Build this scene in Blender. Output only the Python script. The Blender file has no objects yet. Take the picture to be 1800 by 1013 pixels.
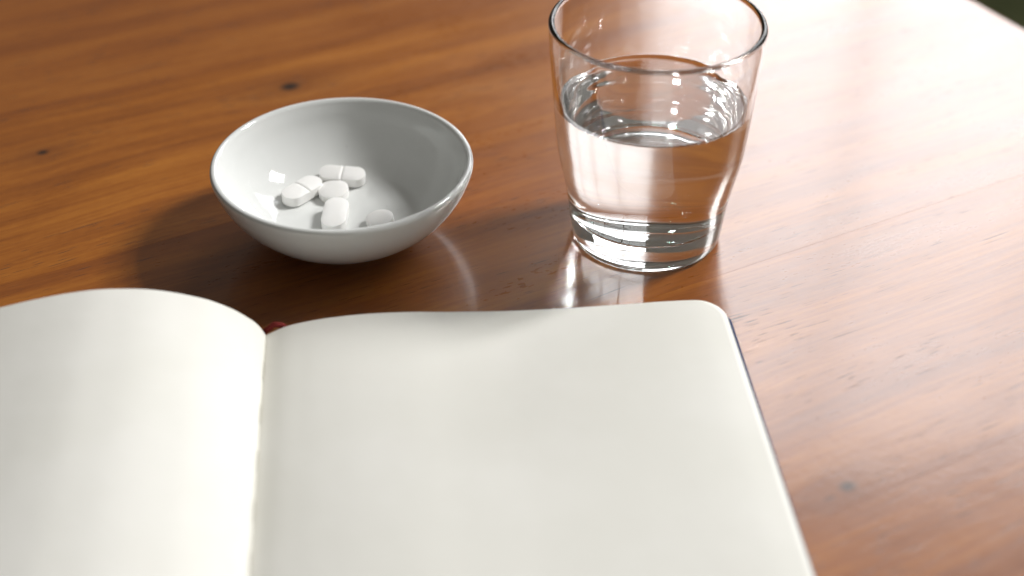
import bpy, bmesh, math, random
from mathutils import Vector, Matrix
random.seed(7)
R = math.radians
sc = bpy.context.scene
col = sc.collection

# ------------------------------------------------------------------ camera
cam_d = bpy.data.cameras.new('camera')
cam = bpy.data.objects.new('camera', cam_d); col.objects.link(cam)
sc.camera = cam
PITCH = 35.66
cam.location = (0, 0, 0.3385)
cam.rotation_euler = (R(90 - PITCH), 0, 0)
cam_d.sensor_width = 36
cam_d.lens = 36 * 2786 / 1800
cam_d.clip_start = 0.01; cam_d.clip_end = 50
cam_d.dof.use_dof = True
cam_d.dof.focus_distance = 0.586
cam_d.dof.aperture_fstop = 4.4

# ------------------------------------------------------------------ world: dim even room light
w = bpy.data.worlds.new("World"); sc.world = w; w.use_nodes = True
bg = w.node_tree.nodes['Background']
bg.inputs[0].default_value = (1.0, 0.93, 0.82, 1); bg.inputs[1].default_value = 0.095

# ------------------------------------------------------------------ windows: lamps behind panes
def window_light(center, target, pane_w, pane_h, gap, nx, nz, radiance, color):
    c = Vector(center); d = (Vector(target) - c); d.z = 0; d.normalize()
    side = Vector((-d.y, d.x, 0))
    rot = d.to_track_quat('-Z', 'Y')
    for i in range(nx):
        for k in range(nz):
            L = bpy.data.lights.new('window_pane_light', 'AREA')
            L.shape = 'RECTANGLE'; L.size = pane_w; L.size_y = pane_h
            L.energy = radiance * math.pi * pane_w * pane_h
            L.color = color
            o = bpy.data.objects.new('window_pane_light', L); col.objects.link(o)
            o.location = c + side * ((i - (nx - 1) / 2) * (pane_w + gap)) + Vector((0, 0, (k - (nz - 1) / 2) * (pane_h + gap)))
            o.rotation_euler = rot.to_euler()
# back window: mirrored in the table top
window_light((1.05, 2.6, 1.22), (1.05, 0.5, 1.0), 0.385, 0.52, 0.025, 4, 3, 4.5, (0.965, 0.98, 1.0))
# right-hand window: main light
window_light((1.01, 0.94, 1.07), (0.0, 0.5, 1.0), 0.108, 0.132, 0.03, 2, 3, 114.0, (1.0, 0.99, 0.975))

sc.view_settings.view_transform = 'Standard'
sc.view_settings.look = 'None'
sc.view_settings.exposure = 0.15
sc.view_settings.gamma = 1.0
sc.render.engine = 'CYCLES'
sc.cycles.max_bounces = 24
sc.cycles.transmission_bounces = 20
sc.cycles.glossy_bounces = 10
sc.cycles.transparent_max_bounces = 16
sc.cycles.caustics_refractive = True
sc.cycles.caustics_reflective = True
sc.cycles.blur_glossy = 0.3
sc.cycles.sample_clamp_indirect = 200
sc.cycles.use_denoising = True

# ------------------------------------------------------------------ helpers
def smooth_profile(pts, n=6):
    """Catmull-Rom through (r, z) points."""
    out = []
    P = [pts[0]] + list(pts) + [pts[-1]]
    for i in range(1, len(P) - 2):
        p0, p1, p2, p3 = P[i - 1], P[i], P[i + 1], P[i + 2]
        for k in range(n):
            t = k / n
            out.append(tuple(0.5 * (2 * p1[j] + (p2[j] - p0[j]) * t + (2 * p0[j] - 5 * p1[j] + 4 * p2[j] - p3[j]) * t * t
                                    + (3 * p1[j] - p0[j] - 3 * p2[j] + p3[j]) * t ** 3) for j in (0, 1)))
    out.append(tuple(pts[-1]))
    return [(max(0.0, r), z) for r, z in out]

def interp(tab, x):
    """smooth interpolation in a table of (x, y), monotone cubic."""
    n = len(tab)
    if x <= tab[0][0]: return tab[0][1]
    if x >= tab[-1][0]: return tab[-1][1]
    i = 0
    while tab[i + 1][0] < x: i += 1
    def d(j): return (tab[j + 1][1] - tab[j][1]) / (tab[j + 1][0] - tab[j][0])
    def m(j):
        if j == 0: return d(0)
        if j == n - 1: return d(n - 2)
        h0 = tab[j][0] - tab[j - 1][0]; h1 = tab[j + 1][0] - tab[j][0]
        return (d(j - 1) * h1 + d(j) * h0) / (h0 + h1)
    h = tab[i + 1][0] - tab[i][0]; t = (x - tab[i][0]) / h
    m0, m1 = m(i) * h, m(i + 1) * h; y0, y1 = tab[i][1], tab[i + 1][1]
    return (2*t**3 - 3*t*t + 1) * y0 + (t**3 - 2*t*t + t) * m0 + (-2*t**3 + 3*t*t) * y1 + (t**3 - t*t) * m1

def lathe(bm, prof, seg=192, mat=None):
    """prof: (r, z) list; r==0 becomes a pole. mat(i) gives slot of ring i->i+1"""
    rings = []
    for r, z in prof:
        if r < 1e-7: rings.append([bm.verts.new((0, 0, z))])
        else: rings.append([bm.verts.new((r * math.cos(2*math.pi*k/seg), r * math.sin(2*math.pi*k/seg), z)) for k in range(seg)])
    for i in range(len(rings) - 1):
        a, b = rings[i], rings[i + 1]
        if len(a) == 1 and len(b) == 1: continue
        for k in range(seg):
            k2 = (k + 1) % seg
            if len(a) == 1: f = bm.faces.new((a[0], b[k2], b[k]))
            elif len(b) == 1: f = bm.faces.new((a[k], a[k2], b[0]))
            else: f = bm.faces.new((a[k], a[k2], b[k2], b[k]))
            f.material_index = mat(i) if mat else 0
    return rings

def mesh_obj(name, bm, mats, parent=None, smooth=True, recalc=True):
    if recalc: bmesh.ops.recalc_face_normals(bm, faces=bm.faces)
    me = bpy.data.meshes.new(name)
    if smooth:
        for f in bm.faces: f.smooth = True
    bm.to_mesh(me); bm.free()
    for m in (mats if isinstance(mats, (list, tuple)) else [mats]): me.materials.append(m)
    o = bpy.data.objects.new(name, me); col.objects.link(o)
    if parent: o.parent = parent
    return o

def empty(name, loc, rz=0):
    o = bpy.data.objects.new(name, None); col.objects.link(o)
    o.location = loc; o.rotation_euler = (0, 0, rz); o.empty_display_size = 0.02
    return o

def tag(o, label, cat, group=None):
    o['label'] = label; o['category'] = cat
    if group: o['group'] = group

class NT:
    """tiny node-graph writer"""
    def __init__(s, name):
        s.m = bpy.data.materials.new(name); s.m.use_nodes = True
        s.t = s.m.node_tree; s.t.nodes.clear()
        s.out = s.t.nodes.new('ShaderNodeOutputMaterial')
    def n(s, typ, **kw):
        nd = s.t.nodes.new(typ)
        for k, v in kw.items(): setattr(nd, k, v)
        return nd
    def link(s, a, b): s.t.links.new(a, b)
    def setin(s, sock, v):
        if isinstance(v, bpy.types.NodeSocket): s.link(v, sock)
        elif isinstance(v, (tuple, list)) and len(v) == 3 and sock.type == 'RGBA': sock.default_value = (*v, 1)
        else: sock.default_value = v
    def math(s, op, a, b=None, c=None, clamp=False):
        nd = s.n('ShaderNodeMath', operation=op, use_clamp=clamp)
        for i, v in enumerate((a, b, c)):
            if v is not None: s.setin(nd.inputs[i], v)
        return nd.outputs[0]
    def combine(s, x, y, z):
        nd = s.n('ShaderNodeCombineXYZ')
        for i, v in enumerate((x, y, z)): s.setin(nd.inputs[i], v)
        return nd.outputs[0]
    def noise(s, vec, scale, detail=2, rough=0.5, dist=0.0):
        nd = s.n('ShaderNodeTexNoise'); s.setin(nd.inputs['Vector'], vec)
        nd.inputs['Scale'].default_value = scale; nd.inputs['Detail'].default_value = detail
        nd.inputs['Roughness'].default_value = rough; nd.inputs['Distortion'].default_value = dist
        return nd.outputs[0]
    def ramp(s, v, a, b, lo=0.0, hi=1.0):
        nd = s.n('ShaderNodeMapRange', interpolation_type='SMOOTHSTEP')
        for i, x in enumerate((v, a, b, lo, hi)): s.setin(nd.inputs[i], x)
        return nd.outputs[0]
    def mix(s, f, a, b, mode='MIX'):
        nd = s.n('ShaderNodeMix', data_type='RGBA', blend_type=mode)
        s.setin(nd.inputs[0], f); s.setin(nd.inputs[6], a); s.setin(nd.inputs[7], b)
        return nd.outputs[2]
    def bump(s, h, strength, dist, normal=None):
        nd = s.n('ShaderNodeBump'); s.setin(nd.inputs['Height'], h)
        nd.inputs['Strength'].default_value = strength; nd.inputs['Distance'].default_value = dist
        if normal: s.link(normal, nd.inputs['Normal'])
        return nd.outputs[0]
    def principled(s, **kw):
        nd = s.n('ShaderNodeBsdfPrincipled')
        for k, v in kw.items(): s.setin(nd.inputs[k.replace('_', ' ')], v)
        s.link(nd.outputs[0], s.out.inputs[0])
        return nd

# ------------------------------------------------------------------ materials
GRAIN = R(90 - 61.5)            # table x axis (along the grain) in the world
TX = Vector((math.cos(GRAIN), math.sin(GRAIN), 0)); TY = Vector((-math.sin(GRAIN), math.cos(GRAIN), 0))
def to_table(x, y): v = Vector((x, y, 0)); return v.dot(TX), v.dot(TY)

def wood_material():
    s = NT('oiled_wood')
    geo = s.n('ShaderNodeTexCoord'); sep = s.n('ShaderNodeSeparateXYZ'); s.link(geo.outputs['Object'], sep.inputs[0])
    x, y, z = sep.outputs
    info = s.n('ShaderNodeObjectInfo'); rnd = info.outputs['Random']
    # knots (table coordinates), each with a swirl of the grain round it
    knots = [(*to_table(-.0988, .6257), .0052, .0042, 1.0), (*to_table(-.1952, .5685), .0030, .0024, .9),
             (*to_table(.1047, .3656), .0038, .0030, .80), (*to_table(-.0164, .6225), .0060, .0032, .30),
             (*to_table(.335, .57), .004, .003, .8), (*to_table(-.42, .42), .005, .004, .9)]
    dark = None; halo = None; yw = y
    for kx, ky, a, b, st in knots:
        dx = s.math('SUBTRACT', x, kx); dy = s.math('SUBTRACT', y, ky)
        def rad(a, b):
            return s.math('ADD', s.math('POWER', s.math('ABSOLUTE', s.math('DIVIDE', dx, a)), 2.0), s.math('POWER', s.math('ABSOLUTE', s.math('DIVIDE', dy, b)), 2.0))
        core = s.math('MULTIPLY', s.math('EXPONENT', s.math('MULTIPLY', rad(a, b), -1.0)), st)
        wide = s.math('MULTIPLY', s.math('EXPONENT', s.math('MULTIPLY', rad(a * 5.5, b * 3.2), -1.0)), st)
        warp = s.math('MULTIPLY', s.math('MULTIPLY', wide, dy), -0.75)
        yw = s.math('ADD', yw, warp)
        dark = core if dark is None else s.math('ADD', dark, core)
        halo = wide if halo is None else s.math('ADD', halo, wide)
    off = s.math('MULTIPLY', rnd, 17.0)
    # slow waviness of the grain
    wv = s.noise(s.combine(s.math('MULTIPLY', x, 5.0), s.math('MULTIPLY', yw, 12.0), off), 1.0, 2)
    yg = s.math('ADD', yw, s.math('MULTIPLY', s.math('SUBTRACT', wv, 0.5), 0.018))
    def grain(fx, fy, zoff, detail, rough=0.55, dist=0.0):
        return s.noise(s.combine(s.math('MULTIPLY', x, fx), s.math('MULTIPLY', yg, fy), s.math('ADD', off, zoff)), 1.0, detail, rough, dist)
    bands = grain(2.6, 70.0, 0.0, 3, 0.55, 0.10)
    fine = grain(26.0, 520.0, 3.0, 3, 0.6)
    blotch = grain(14.0, 45.0, 7.0, 3, 0.6, 0.5)
    speck = grain(220.0, 620.0, 5.0, 2, 0.6)
    tone = s.math('ADD', s.math('MULTIPLY', bands, 0.52), s.math('ADD', s.math('MULTIPLY', fine, 0.28), s.math('MULTIPLY', blotch, 0.20)))
    tone = s.math('ADD', tone, s.math('MULTIPLY', s.math('SUBTRACT', speck, 0.5), 0.10))
    tone = s.ramp(tone, 0.25, 0.75)
    ramp = s.n('ShaderNodeValToRGB'); s.link(tone, ramp.inputs[0])
    el = ramp.color_ramp.elements
    el[0].position = 0; el[0].color = (0.185, 0.048, 0.0045, 1)
    el[1].position = 1; el[1].color = (0.50, 0.178, 0.0180, 1)
    e = el.new(0.5); e.color = (0.335, 0.101, 0.0085, 1)
    c = ramp.outputs[0]
    # boards differ a little from one another
    c = s.mix(s.ramp(rnd, 0.0, 1.0, 0.0, 0.30), c, (0.20, 0.050, 0.010), 'MIX')
    # open pores: short dark dashes along the grain
    pn = grain(85.0, 1500.0, 11.0, 1, 0.5)
    pmask = s.ramp(grain(9.0, 60.0, 13.0, 2), 0.42, 0.60)
    pores = s.math('MULTIPLY', s.ramp(pn, 0.65, 0.74), pmask)
    ln = grain(26.0, 900.0, 19.0, 1, 0.5)
    lines = s.math('MULTIPLY', s.ramp(ln, 0.70, 0.78), s.ramp(grain(9.0, 120.0, 23.0, 1), 0.52, 0.64))
    pores = s.math('MAXIMUM', pores, lines)
    c = s.mix(s.math('MULTIPLY', pores, 0.85), c, (0.035, 0.012, 0.005))
    c = s.mix(s.math('MULTIPLY', halo, 0.42, clamp=True), c, (0.12, 0.032, 0.008))
    c = s.mix(s.ramp(dark, 0.15, 0.95), c, (0.022, 0.009, 0.004))
    rough = s.math('ADD', 0.33, s.math('MULTIPLY', s.math('SUBTRACT', blotch, 0.5), 0.24))
    rough = s.math('ADD', rough, s.math('MULTIPLY', s.math('SUBTRACT', speck, 0.5), 0.20))
    rough = s.math('ADD', rough, s.math('MULTIPLY', pores, 0.35))
    # satin varnish: faint relief from fibres, pores and orange peel
    peel = s.noise(geo.outputs['Object'], 420.0, 2, 0.5)
    h = s.math('ADD', s.math('MULTIPLY', fine, 0.5), s.math('MULTIPLY', pores, -0.8))
    nrm = s.bump(h, 0.08, 0.0005)
    nrm = s.bump(peel, 0.03, 0.0008, nrm)
    wav = s.noise(geo.outputs['Object'], 28.0, 2, 0.5)
    nrm = s.bump(wav, 0.05, 0.002, nrm)
    p = s.principled(Base_Color=c, Roughness=rough, Normal=nrm, IOR=1.48)
    p.inputs['Coat Weight'].default_value = 1.0; p.inputs['Coat IOR'].default_value = 1.64; p.inputs['Coat Roughness'].default_value = 0.15
    s.link(nrm, p.inputs['Coat Normal'])
    return s.m

def paper_material(name, base=(0.86, 0.85, 0.80), lines=False):
    s = NT(name)
    tc = s.n('ShaderNodeTexCoord').outputs['Object']
    m = s.noise(tc, 22.0, 3, 0.5)
    f = s.noise(tc, 1800.0, 3, 0.6)
    b2 = tuple(v * 0.965 for v in base[:2]) + (base[2] * 0.955,)
    c = s.mix(s.ramp(m, 0.35, 0.65), base, b2)
    nrm = s.bump(f, 0.16, 0.0002)
    nrm = s.bump(s.noise(tc, 26.0, 3, 0.55), 0.10, 0.004, nrm)
    p = s.principled(Base_Color=c, Roughness=0.85, Normal=nrm)
    p.inputs['Specular IOR Level'].default_value = 0.25
    return s.m

def porcelain():
    s = NT('glazed_porcelain')
    tc = s.n('ShaderNodeTexCoord').outputs['Object']
    m = s.noise(tc, 30.0, 2)
    c = s.mix(m, (0.735, 0.75, 0.735), (0.76, 0.77, 0.755))
    spk = s.ramp(s.noise(tc, 900.0, 1), 0.80, 0.84)
    c = s.mix(spk, c, (0.35, 0.33, 0.30))
    nrm = s.bump(s.noise(tc, 45.0, 2), 0.10, 0.0015)
    s.principled(Base_Color=c, Roughness=0.06, Normal=nrm, IOR=1.5)
    return s.m

def tablet_mat():
    s = NT('pressed_tablet')
    tc = s.n('ShaderNodeTexCoord').outputs['Object']
    m = s.noise(tc, 700.0, 3, 0.6)
    c = s.mix(m, (0.90, 0.89, 0.865), (0.94, 0.935, 0.92))
    nrm = s.bump(s.noise(tc, 2600.0, 3, 0.7), 0.22, 0.00018)
    p = s.principled(Base_Color=c, Roughness=0.55, Normal=nrm)
    p.inputs['Subsurface Weight'].default_value = 0.08
    p.inputs['Subsurface Radius'].default_value = (1.0, 0.9, 0.75)
    p.inputs['Subsurface Scale'].default_value = 0.0012
    return s.m

def refr(name, ior, color=(1, 1, 1), absorb=None, bumpy=0.0):
    s = NT(name)
    g = s.n('ShaderNodeBsdfGlass'); g.inputs['IOR'].default_value = ior; g.inputs['Roughness'].default_value = 0.0
    g.inputs['Color'].default_value = (*color, 1)
    if bumpy:
        tc = s.n('ShaderNodeTexCoord').outputs['Object']
        mp = s.n('ShaderNodeMapping'); s.link(tc, mp.inputs[0]); mp.inputs['Scale'].default_value = (1, 1, 0.12)
        s.link(s.bump(s.noise(mp.outputs[0], 130.0, 1), bumpy, 0.002), g.inputs['Normal'])
    s.link(g.outputs[0], s.out.inputs[0])
    if absorb:
        v = s.n('ShaderNodeVolumeAbsorption'); v.inputs['Color'].default_value = (*absorb[0], 1); v.inputs['Density'].default_value = absorb[1]
        s.link(v.outputs[0], s.out.inputs['Volume'])
    return s.m

def water_body():
    s = NT('water_body'); t = s.n('ShaderNodeBsdfTransparent'); s.link(t.outputs[0], s.out.inputs[0]); return s.m

def cloth(name, base, base2):
    s = NT(name)
    tc = s.n('ShaderNodeTexCoord').outputs['Object']
    wv = s.n('ShaderNodeTexWave', wave_type='BANDS', bands_direction='X'); s.link(tc, wv.inputs[0]); wv.inputs['Scale'].default_value = 700
    wv2 = s.n('ShaderNodeTexWave', wave_type='BANDS', bands_direction='Y'); s.link(tc, wv2.inputs[0]); wv2.inputs['Scale'].default_value = 700
    h = s.math('MULTIPLY', wv.outputs[1], wv2.outputs[1])
    c = s.mix(s.noise(tc, 1200.0, 2), base, base2)
    s.principled(Base_Color=c, Roughness=0.8, Normal=s.bump(h, 0.5, 0.0003))
    return s.m

def floor_material():
    s = NT('olive_carpet')
    tc = s.n('ShaderNodeTexCoord').outputs['Object']
    c = s.mix(s.ramp(s.noise(tc, 6.0, 4, 0.6), 0.35, 0.65), (0.09, 0.105, 0.035), (0.17, 0.18, 0.08))
    s.principled(Base_Color=c, Roughness=0.9)
    return s.m

WOOD = wood_material(); PAPER = paper_material('cream_paper'); PAPER_EDGE = paper_material('paper_edge', (0.74, 0.72, 0.65))
PORC = porcelain(); TAB = tablet_mat()
GLASS = refr('clear_glass', 1.50, absorb=((0.90, 0.95, 0.935), 8.0), bumpy=0.035)
GLASS_WET = refr('wetted_glass', 1.50 / 1.333, bumpy=0.03)
WATER = refr('water_surface', 1.333)
WBODY = water_body()
NAVY = cloth('navy_cloth', (0.012, 0.022, 0.075), (0.030, 0.045, 0.13))
RED = cloth('red_thread', (0.27, 0.014, 0.008), (0.14, 0.006, 0.006))
THREAD = paper_material('binding_thread', (0.72, 0.70, 0.62))

# ------------------------------------------------------------------ floor
bm = bmesh.new()
v = [bm.verts.new((x, y, 0)) for x, y in ((-4, -2), (4, -2), (4, 6), (-4, 6))]; bm.faces.new(v)
floor = mesh_obj('floor', bm, floor_material(), smooth=False); floor.location = (0, 0, -0.745); floor['kind'] = 'structure'

# ------------------------------------------------------------------ table: boards laid edge to edge
table = empty('table', (0, 0, 0), GRAIN)
tag(table, 'orange-brown varnished wooden table top under bowl, glass and notebook', 'table')
END = Vector((.2345, .7005, 0)).dot(TX)
seams_world = [(.084, .3468), (0, 0)]
def ty(x, y): return to_table(x, y)[1]
s1 = (ty(.0842, .3468) + ty(.1664, .3913)) / 2
from_list = [s1 + .1205 * k for k in range(-3, 7)]
for i in range(len(from_list) - 1):
    y0, y1 = from_list[i], from_list[i + 1]
    bm = bmesh.new()
    bv = 0.00005
    # cross-section with hair-fine eased edges, swept along the grain
    sec = [(y0 + .000005, -0.028), (y0 + .000005, -bv), (y0 + bv, 0), (y1 - bv, 0), (y1 - .000005, -bv), (y1 - .000005, -0.028)]
    endb = 0.002
    xs = [(END - 1.45, 0), (END - endb, 0), (END - endb * .3, -endb * .3), (END, -endb), (END, None)]
    rows = []
    for xx, dz in xs:
        rows.append([bm.verts.new((xx, yy, -0.028 if dz is None or zz < -.02 else zz + dz)) for yy, zz in sec])
    for a, b in zip(rows[:-1], rows[1:]):
        for k in range(len(sec) - 1):
            try: bm.faces.new((a[k], a[k + 1], b[k + 1], b[k]))
            except ValueError: pass
    bm.faces.new(rows[0]); bm.faces.new([rows[0][0], rows[0][-1], rows[-1][-1], rows[-1][0]])
    bmesh.ops.remove_doubles(bm, verts=bm.verts, dist=1e-7)
    bmesh.ops.dissolve_degenerate(bm, edges=bm.edges, dist=1e-7)
    mesh_obj('board', bm, WOOD, table, smooth=False)

# ------------------------------------------------------------------ bowl
BX, BY = -0.0635, 0.5085
mm = 0.001
inner_pts = [(0, 6.9), (10, 6.95), (20, 7.3), (26.5, 8.1), (30.5, 10.1), (35, 13.6), (39.2, 18.2), (42.6, 23.4), (44.5, 28.0), (45.7, 30.6)]
rim_pts = [(46.2, 31.7), (47.1, 32.5), (48.2, 32.4), (48.9, 31.6), (48.95, 30.4)]
outer_pts = [(48.2, 27.8), (46.3, 23.2), (42.8, 17.4), (38.0, 11.9), (32.4, 7.4), (26.6, 4.2), (22.3, 2.7), (20.6, 2.0), (20.1, 1.2), (19.8, 0.4), (19.2, 0.05), (18.4, 0.05), (17.8, 0.5), (17.3, 1.5), (10, 2.0), (0, 2.1)]
prof = smooth_profile(inner_pts + rim_pts + outer_pts, 5)
bm = bmesh.new(); lathe(bm, [(r * mm, z * mm) for r, z in prof], 224)
bowl = mesh_obj('bowl', bm, PORC); bowl.location = (BX, BY, 0)
tag(bowl, 'small glazed off-white porcelain bowl holding white pills, left of the water glass', 'bowl')
def floor_z(r): return interp([(a * mm, b * mm) for a, b in inner_pts], r)

# ------------------------------------------------------------------ tablets
def pill_mesh(L, W, band, dome, score):
    """stadium (L>W) or disc outline, straight band, domed faces"""
    bm = bmesh.new(); r = W / 2; h = (L - W) / 2
    out = []
    NA = 40
    for k in range(NA + 1):
        a = -math.pi / 2 + math.pi * k / NA; out.append((h + r * math.cos(a), r * math.sin(a)))
    straight = []
    if h > 1e-5:
        for q in (.9, .8, .7, .55, .42, .3, .22, .16, .11, .07, .035, 0):
            straight.append((h * q, r))
        out += straight + [(-x, y) for x, y in reversed(straight[:-1])]
    for k in range(NA + 1):
        a = math.pi / 2 + math.pi * k / NA
        p = (-h + r * math.cos(a), r * math.sin(a))
        out.append(p)
    if h > 1e-5:
        out += [(-x, -y) for x, y in straight] + [(x, -y) for x, y in reversed(straight[:-1])]
    o2 = []
    for p in out:
        if not o2 or (abs(p[0] - o2[-1][0]) + abs(p[1] - o2[-1][1])) > 1e-6: o2.append(p)
    if abs(o2[0][0] - o2[-1][0]) + abs(o2[0][1] - o2[-1][1]) < 1e-6: o2.pop()
    S = [1.0, .992, .975, .95, .92, .88, .84, .79, .74, .68, .62, .55, .48, .41, .34, .27, .2, .13, .06]
    def height(sv, x):
        z = band / 2 + dome * (1 - sv ** 2.6) ** .9
        if score:
            z -= score * math.exp(-(x / 0.00042) ** 2)
        return z
    def ring(sv, sign):
        rs = []
        for x, y in o2:
            X, Y = x * sv, y * sv
            z = height(sv, X)
            rs.append(bm.verts.new((X, Y, sign * z if sign > 0 else -(band / 2 + dome * (1 - sv ** 2.6) ** .9))))
        return rs
    rings = [ring(s_, -1) for s_ in reversed(S)] + [ring(s_, 1) for s_ in S]
    n = len(o2)
    for a, b in zip(rings[:-1], rings[1:]):
        for k in range(n): bm.faces.new((a[k], a[(k + 1) % n], b[(k + 1) % n], b[k]))
    lo = bm.verts.new((0, 0, -(band / 2 + dome))); hi = bm.verts.new((0, 0, band / 2 + dome - score))
    for k in range(n):
        bm.faces.new((lo, rings[0][(k + 1) % n], rings[0][k])); bm.faces.new((hi, rings[-1][k], rings[-1][(k + 1) % n]))
    return bm

def place_pill(name, bm, wx, wy, rz, half, label, cat, tilt_extra=(0, 0), lift=0.0):
    o = mesh_obj(name, bm, TAB)
    o.data.set_sharp_from_angle(angle=R(24))
    dx, dy = wx - BX, wy - BY; r = math.hypot(dx, dy)
    sl = (floor_z(r + .0025) - floor_z(max(0, r - .0025))) / .005
    sl = min(sl, .30)
    n = Vector((-dx / max(r, 1e-6) * sl, -dy / max(r, 1e-6) * sl, 1)).normalized()
    q = Vector((0, 0, 1)).rotation_difference(n)
    M = q.to_matrix().to_4x4() @ Matrix.Rotation(tilt_extra[0], 4, 'X') @ Matrix.Rotation(tilt_extra[1], 4, 'Y') @ Matrix.Rotation(rz, 4, 'Z')
    M.translation = Vector((wx, wy, floor_z(r) + half / max(.9, n.z) + lift))
    o.matrix_world = M
    tag(o, label, cat, 'white pills in the bowl')
    return o
CB, CD = .0038, .00075
H2 = CB / 2 + CD
place_pill('pill', pill_mesh(.0184, .0082, CB, CD, .00038), -.0668, .5325, R(-5), H2, 'scored white caplet lying crosswise at the back of the bowl', 'pill', lift=.0003)
place_pill('pill', pill_mesh(.0184, .0088, CB, CD, .00038), -.0815, .5220, R(51), H2, 'scored white caplet leaning to the left side of the bowl, groove across its middle', 'pill', lift=.0002)
place_pill('pill', pill_mesh(.0118, .0118, .0029, .0007, 0), -.0694, .5232, 0, .00215, 'round white tablet in the middle, hemmed in by three caplets', 'pill', tilt_extra=(R(3), R(-4)))
place_pill('pill', pill_mesh(.0184, .0092, CB, CD, 0), -.0672, .5056, R(87), H2, 'unscored white caplet pointing at the viewer, end hidden by bowl rim', 'pill', tilt_extra=(R(4), 0))
place_pill('pill', pill_mesh(.0106, .0106, .0027, .0007, 0), -.0500, .5030, R(20), .00205, 'round white tablet lying alone on the right, near the front rim', 'pill', tilt_extra=(R(3), R(-6)))

# ------------------------------------------------------------------ drinking glass and water
GX, GY = 0.0514, 0.5087
g_out = [(0, 1.5), (14, 1.4), (21.5, 1.1), (24.2, .35), (25.6, .02), (26.6, .1), (27.8, .9), (28.45, 2.6), (28.95, 6), (29.55, 11), (30.1, 15.5), (30.75, 20), (31.65, 24.5), (32.75, 29.5), (33.8, 34.5), (34.6, 39), (35.1, 43.5), (35.55, 48), (36.1, 54), (36.9, 64), (37.8, 75), (38.35, 83), (38.6, 87.2)]
g_rim = [(38.6, 88.5), (37.9, 89.4), (36.9, 89.3), (36.3, 88.4)]
g_in = [(36.2, 86.5), (36.05, 80), (35.6, 72), (35.0, 64), (34.4, 57.2), (33.95, 52), (33.35, 46), (32.6, 40.5), (31.55, 35), (30.3, 29.5), (29.0, 24), (28.05, 19), (27.2, 15), (25.6, 11.8), (23.0, 10.3), (18, 9.6), (9, 9.3), (0, 9.2)]
prof = smooth_profile(g_out + g_rim + g_in, 5)
apex = max(range(len(prof)), key=lambda i: prof[i][1])
WL = 57.8
wet_i = next(i for i in range(apex, len(prof)) if prof[i][1] < WL + .9)
prof[wet_i] = (prof[wet_i][0], prof[wet_i][1])
bm = bmesh.new(); lathe(bm, [(r * mm, z * mm) for r, z in prof], 256, mat=lambda i: 1 if i >= wet_i else 0)
glass = mesh_obj('drinking_glass', bm, [GLASS, GLASS_WET]); glass.location = (GX, GY, 0)
tag(glass, 'clear thick-based tumbler glass two thirds full of water, standing right of the bowl', 'glass')

# water: its sides lie against the glass, its top has a small meniscus
side = [(r, z) for r, z in prof[wet_i:]]
rw, zw = side[0]
wp = [(0, WL), (rw * .5, WL), (rw - 4.0, WL), (rw - 2.4, WL + .06), (rw - 1.4, WL + .22), (rw - .7, WL + .5), (rw - .25, zw - .12), (rw + .03, zw)]
body = [(max(0, r - .04), z + (.04 if r < 24 else 0)) for r, z in side[1:]]
wprof = wp + body
bm = bmesh.new(); lathe(bm, [(r * mm, z * mm) for r, z in wprof], 256, mat=lambda i: 0 if i < len(wp) - 1 else 1)
water = mesh_obj('water', bm, [WATER, WBODY]); water.location = (GX, GY, 0)
tag(water, 'still clear water filling the lower two thirds of the tumbler', 'water')

# ------------------------------------------------------------------ notebook
YAW = R(4.8)
SX, SY = -0.0856, 0.4381
book = empty('notebook', (SX, SY, 0), YAW)
tag(book, 'open notebook with blank cream pages and navy cloth cover in the foreground', 'notebook')
LEN = 0.215
top_R = [(0, 4.0), (1.2, 4.6), (2.7, 5.3), (6.7, 7.05), (14.7, 9.0), (26.6, 10.5), (46.3, 11.0), (66, 9.95), (86, 9.15), (106, 9.15), (126, 9.55), (142, 9.95), (152, 9.8), (158, 9.3), (161, 9.0)]
top_L = [(0, 4.0), (.8, 5.9), (2.0, 8.1), (6.4, 12.8), (15.4, 18.95), (26.4, 23.2), (37.5, 25.8), (46.9, 26.6), (54.5, 26.7), (64, 25.8), (75.7, 23.8), (87.4, 21.2), (100, 17.8), (115, 13.8), (130, 10.8), (145, 9.4), (158, 9.0)]
def zr(t): return interp(top_R, t)
def zl(t): return interp(top_L, t)
COV = 2.2     # top of the cover board, mm
WP = 160.2
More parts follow.
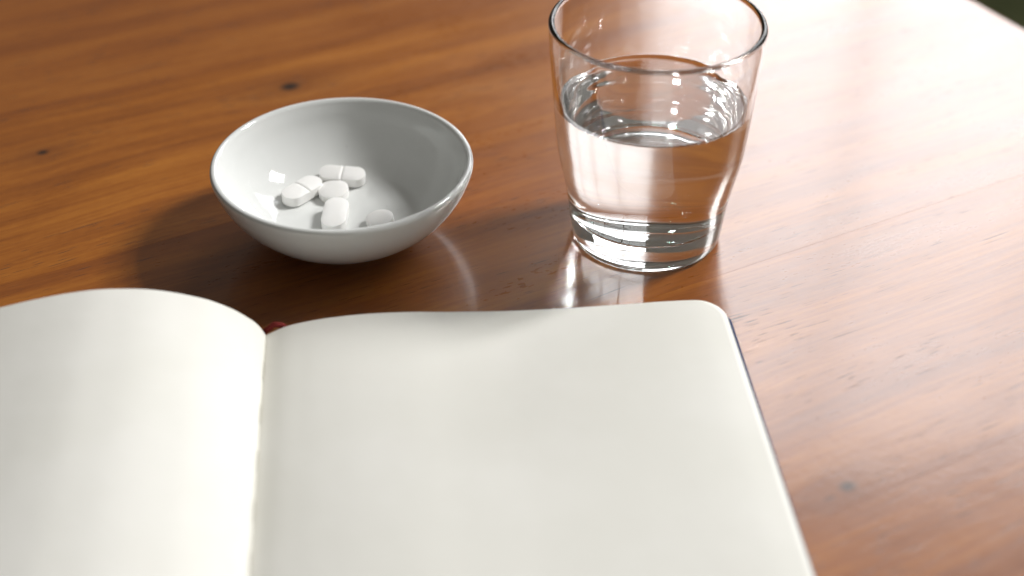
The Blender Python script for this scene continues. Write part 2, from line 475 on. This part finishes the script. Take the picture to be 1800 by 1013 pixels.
def build_sheet(sign, zf, thick, W, nt, wob=0.0, ph=0.0, bm=None, s0=0.0):
    own = bm is None
    bm = bm or bmesh.new()
    # widths in mm, lengths in m
    rad = .0098
    ss = [0] + [rad * (1 - math.cos(a * math.pi / 16)) for a in range(1, 9)]
    ss += [rad + (LEN - 2 * rad) * i / 14 for i in range(1, 14)]
    ss += [LEN - x for x in reversed(ss[:9])]
    top, bot = [], []
    for s in ss:
        d = min(s, LEN - s)
        T = W if d >= rad else W - rad * 1000 + math.sqrt(max(0, rad * rad - (rad - d) ** 2)) * 1000
        rt, rb = [], []
        for i in range(nt + 1):
            q = i / nt
            u = q ** 1.6 * .5 + q * .5
            t = T * u
            if sign > 0: t *= 1 + s * 0.032
            z = zf(t) + wob * math.sin(s * 31 + ph + t * .02) * (t / W)
            rt.append(bm.verts.new((sign * t * mm, -s - s0, z * mm))); rb.append(bm.verts.new((sign * t * mm, -s - s0, (z - thick) * mm)))
        top.append(rt); bot.append(rb)
    for j in range(len(ss) - 1):
        for i in range(nt):
            bm.faces.new((top[j][i], top[j][i + 1], top[j + 1][i + 1], top[j + 1][i]))
            bm.faces.new((bot[j][i], bot[j + 1][i], bot[j + 1][i + 1], bot[j][i + 1]))
        for i in (0, nt): bm.faces.new((top[j][i], top[j + 1][i], bot[j + 1][i], bot[j][i]))
    for i in range(nt):
        for j in (0, len(ss) - 1): bm.faces.new((top[j][i], bot[j][i], bot[j][i + 1], top[j][i + 1]))
    return bm
for sign, zf, W in ((1, zr, 160.2), (-1, zl, 158.0)):
    pg = mesh_obj('page', build_sheet(sign, zf, 0.10, W, 96, 0.10), PAPER, book)
    pg['label'] = 'blank right-hand page, almost flat' if sign > 0 else 'blank left-hand page arching up from the gutter'
    # the leaves under it
    bm = bmesh.new(); N = 20
    for k in range(N):
        q = (k + 1) / (N + .5)
        def zk(t, q=q):
            zt = zf(t); th = min(zt - COV - .15, 7.0)
            return zt - .14 - th * q
        build_sheet(sign, zk, 0.16 if k < N - 1 else .1, W - random.uniform(0.15, .75) - .2, 40, 0, bm=bm, s0=random.uniform(0.0001, .0006))
    st = mesh_obj('page_stack', bm, PAPER_EDGE, book); st['kind'] = 'stuff'

# cover: two boards and the spine strip, one folded cloth-covered case
def board_bm(x0, x1, y0, y1, z0, z1, rc, outer):
    """slab with two rounded outer corners (outer=+1 right, -1 left) and eased edges"""
    bm = bmesh.new(); pts = []
    def arc(cx, cy, a0, a1):
        for k in range(9):
            a = a0 + (a1 - a0) * k / 8; pts.append((cx + rc * math.cos(a), cy + rc * math.sin(a)))
    h = math.pi / 2
    if outer > 0:
        pts += [(x0, y0)]; arc(x1 - rc, y0 + rc, -h, 0); arc(x1 - rc, y1 - rc, 0, h); pts += [(x0, y1)]
    else:
        arc(x0 + rc, y0 + rc, math.pi, 3 * h); pts += [(x1, y0), (x1, y1)]; arc(x0 + rc, y1 - rc, h, math.pi)
    cx, cy = (x0 + x1) / 2, (y0 + y1) / 2
    e = .0005; rows = []
    def inset(p, d):
        return (p[0] - math.copysign(min(d, abs(p[0] - cx)), p[0] - cx), p[1] - math.copysign(min(d, abs(p[1] - cy)), p[1] - cy))
    for z, d in ((z0, e), (z0 + e * .5, e * .15), (z0 + e, 0), (z1 - e, 0), (z1 - e * .4, e * .2), (z1, e)):
        rows.append([bm.verts.new((*inset(p, d), z)) for p in pts])
    n = len(pts)
    for a, b in zip(rows[:-1], rows[1:]):
        for k in range(n): bm.faces.new((a[k], a[(k + 1) % n], b[(k + 1) % n], b[k]))
    bm.faces.new(rows[0]); bm.faces.new(rows[-1])
    return bm
mesh_obj('cover_board', board_bm(.004, .1638, -LEN - .003, .003, .0004, .0021, .0065, 1), NAVY, book, smooth=False)
mesh_obj('cover_board', board_bm(-.1612, -.004, -LEN - .003, .003, .0004, .0021, .010, -1), NAVY, book, smooth=False)
mesh_obj('spine', board_bm(-.0039, .0039, -LEN - .003, .003, .0003, .0014, .0008, 1), NAVY, book, smooth=False)

# red headband: a thread-wrapped roll arching over the top of the spine
def tube(bm, path, rad, seg=12, rib=0.0):
    prev = None
    for i, p in enumerate(path):
        a = path[max(0, i - 1)]; b = path[min(len(path) - 1, i + 1)]
        d = (Vector(b) - Vector(a)).normalized()
        u = d.cross(Vector((0, 1, 0.13))).normalized(); w_ = d.cross(u).normalized()
        r = rad * (1 + rib * math.cos(i * math.pi))
        ring = [bm.verts.new(Vector(p) + u * r * math.cos(2 * math.pi * k / seg) + w_ * r * math.sin(2 * math.pi * k / seg)) for k in range(seg)]
        if prev:
            for k in range(seg): bm.faces.new((prev[k], prev[(k + 1) % seg], ring[(k + 1) % seg], ring[k]))
        else: bm.faces.new(ring)
        prev = ring
    bm.faces.new(prev)
bm = bmesh.new()
path = []
for i in range(49):
    q = i / 48; x = (-6.0 + 17.0 * q)
    z = 2.2 + 4.8 * math.exp(-((x - 4.0) / 4.6) ** 2)
    path.append((x * mm, 0.0019 + .0002 * math.sin(i * .8), z * mm))
tube(bm, path, .00095, 12, .12)
mesh_obj('headband', bm, RED, book)
# sewing thread lying in the gutter
for k in range(9):
    bm = bmesh.new(); y0 = -.014 - k * .0225; n = 7
    pth = []
    for i in range(n):
        q = i / (n - 1)
        pth.append((.0003, y0 - q * .012, (4.45 - .5 * (2 * q - 1) ** 4) * mm))
    tube(bm, pth, .00022, 8)
    mesh_obj('sewing_thread', bm, THREAD, book)
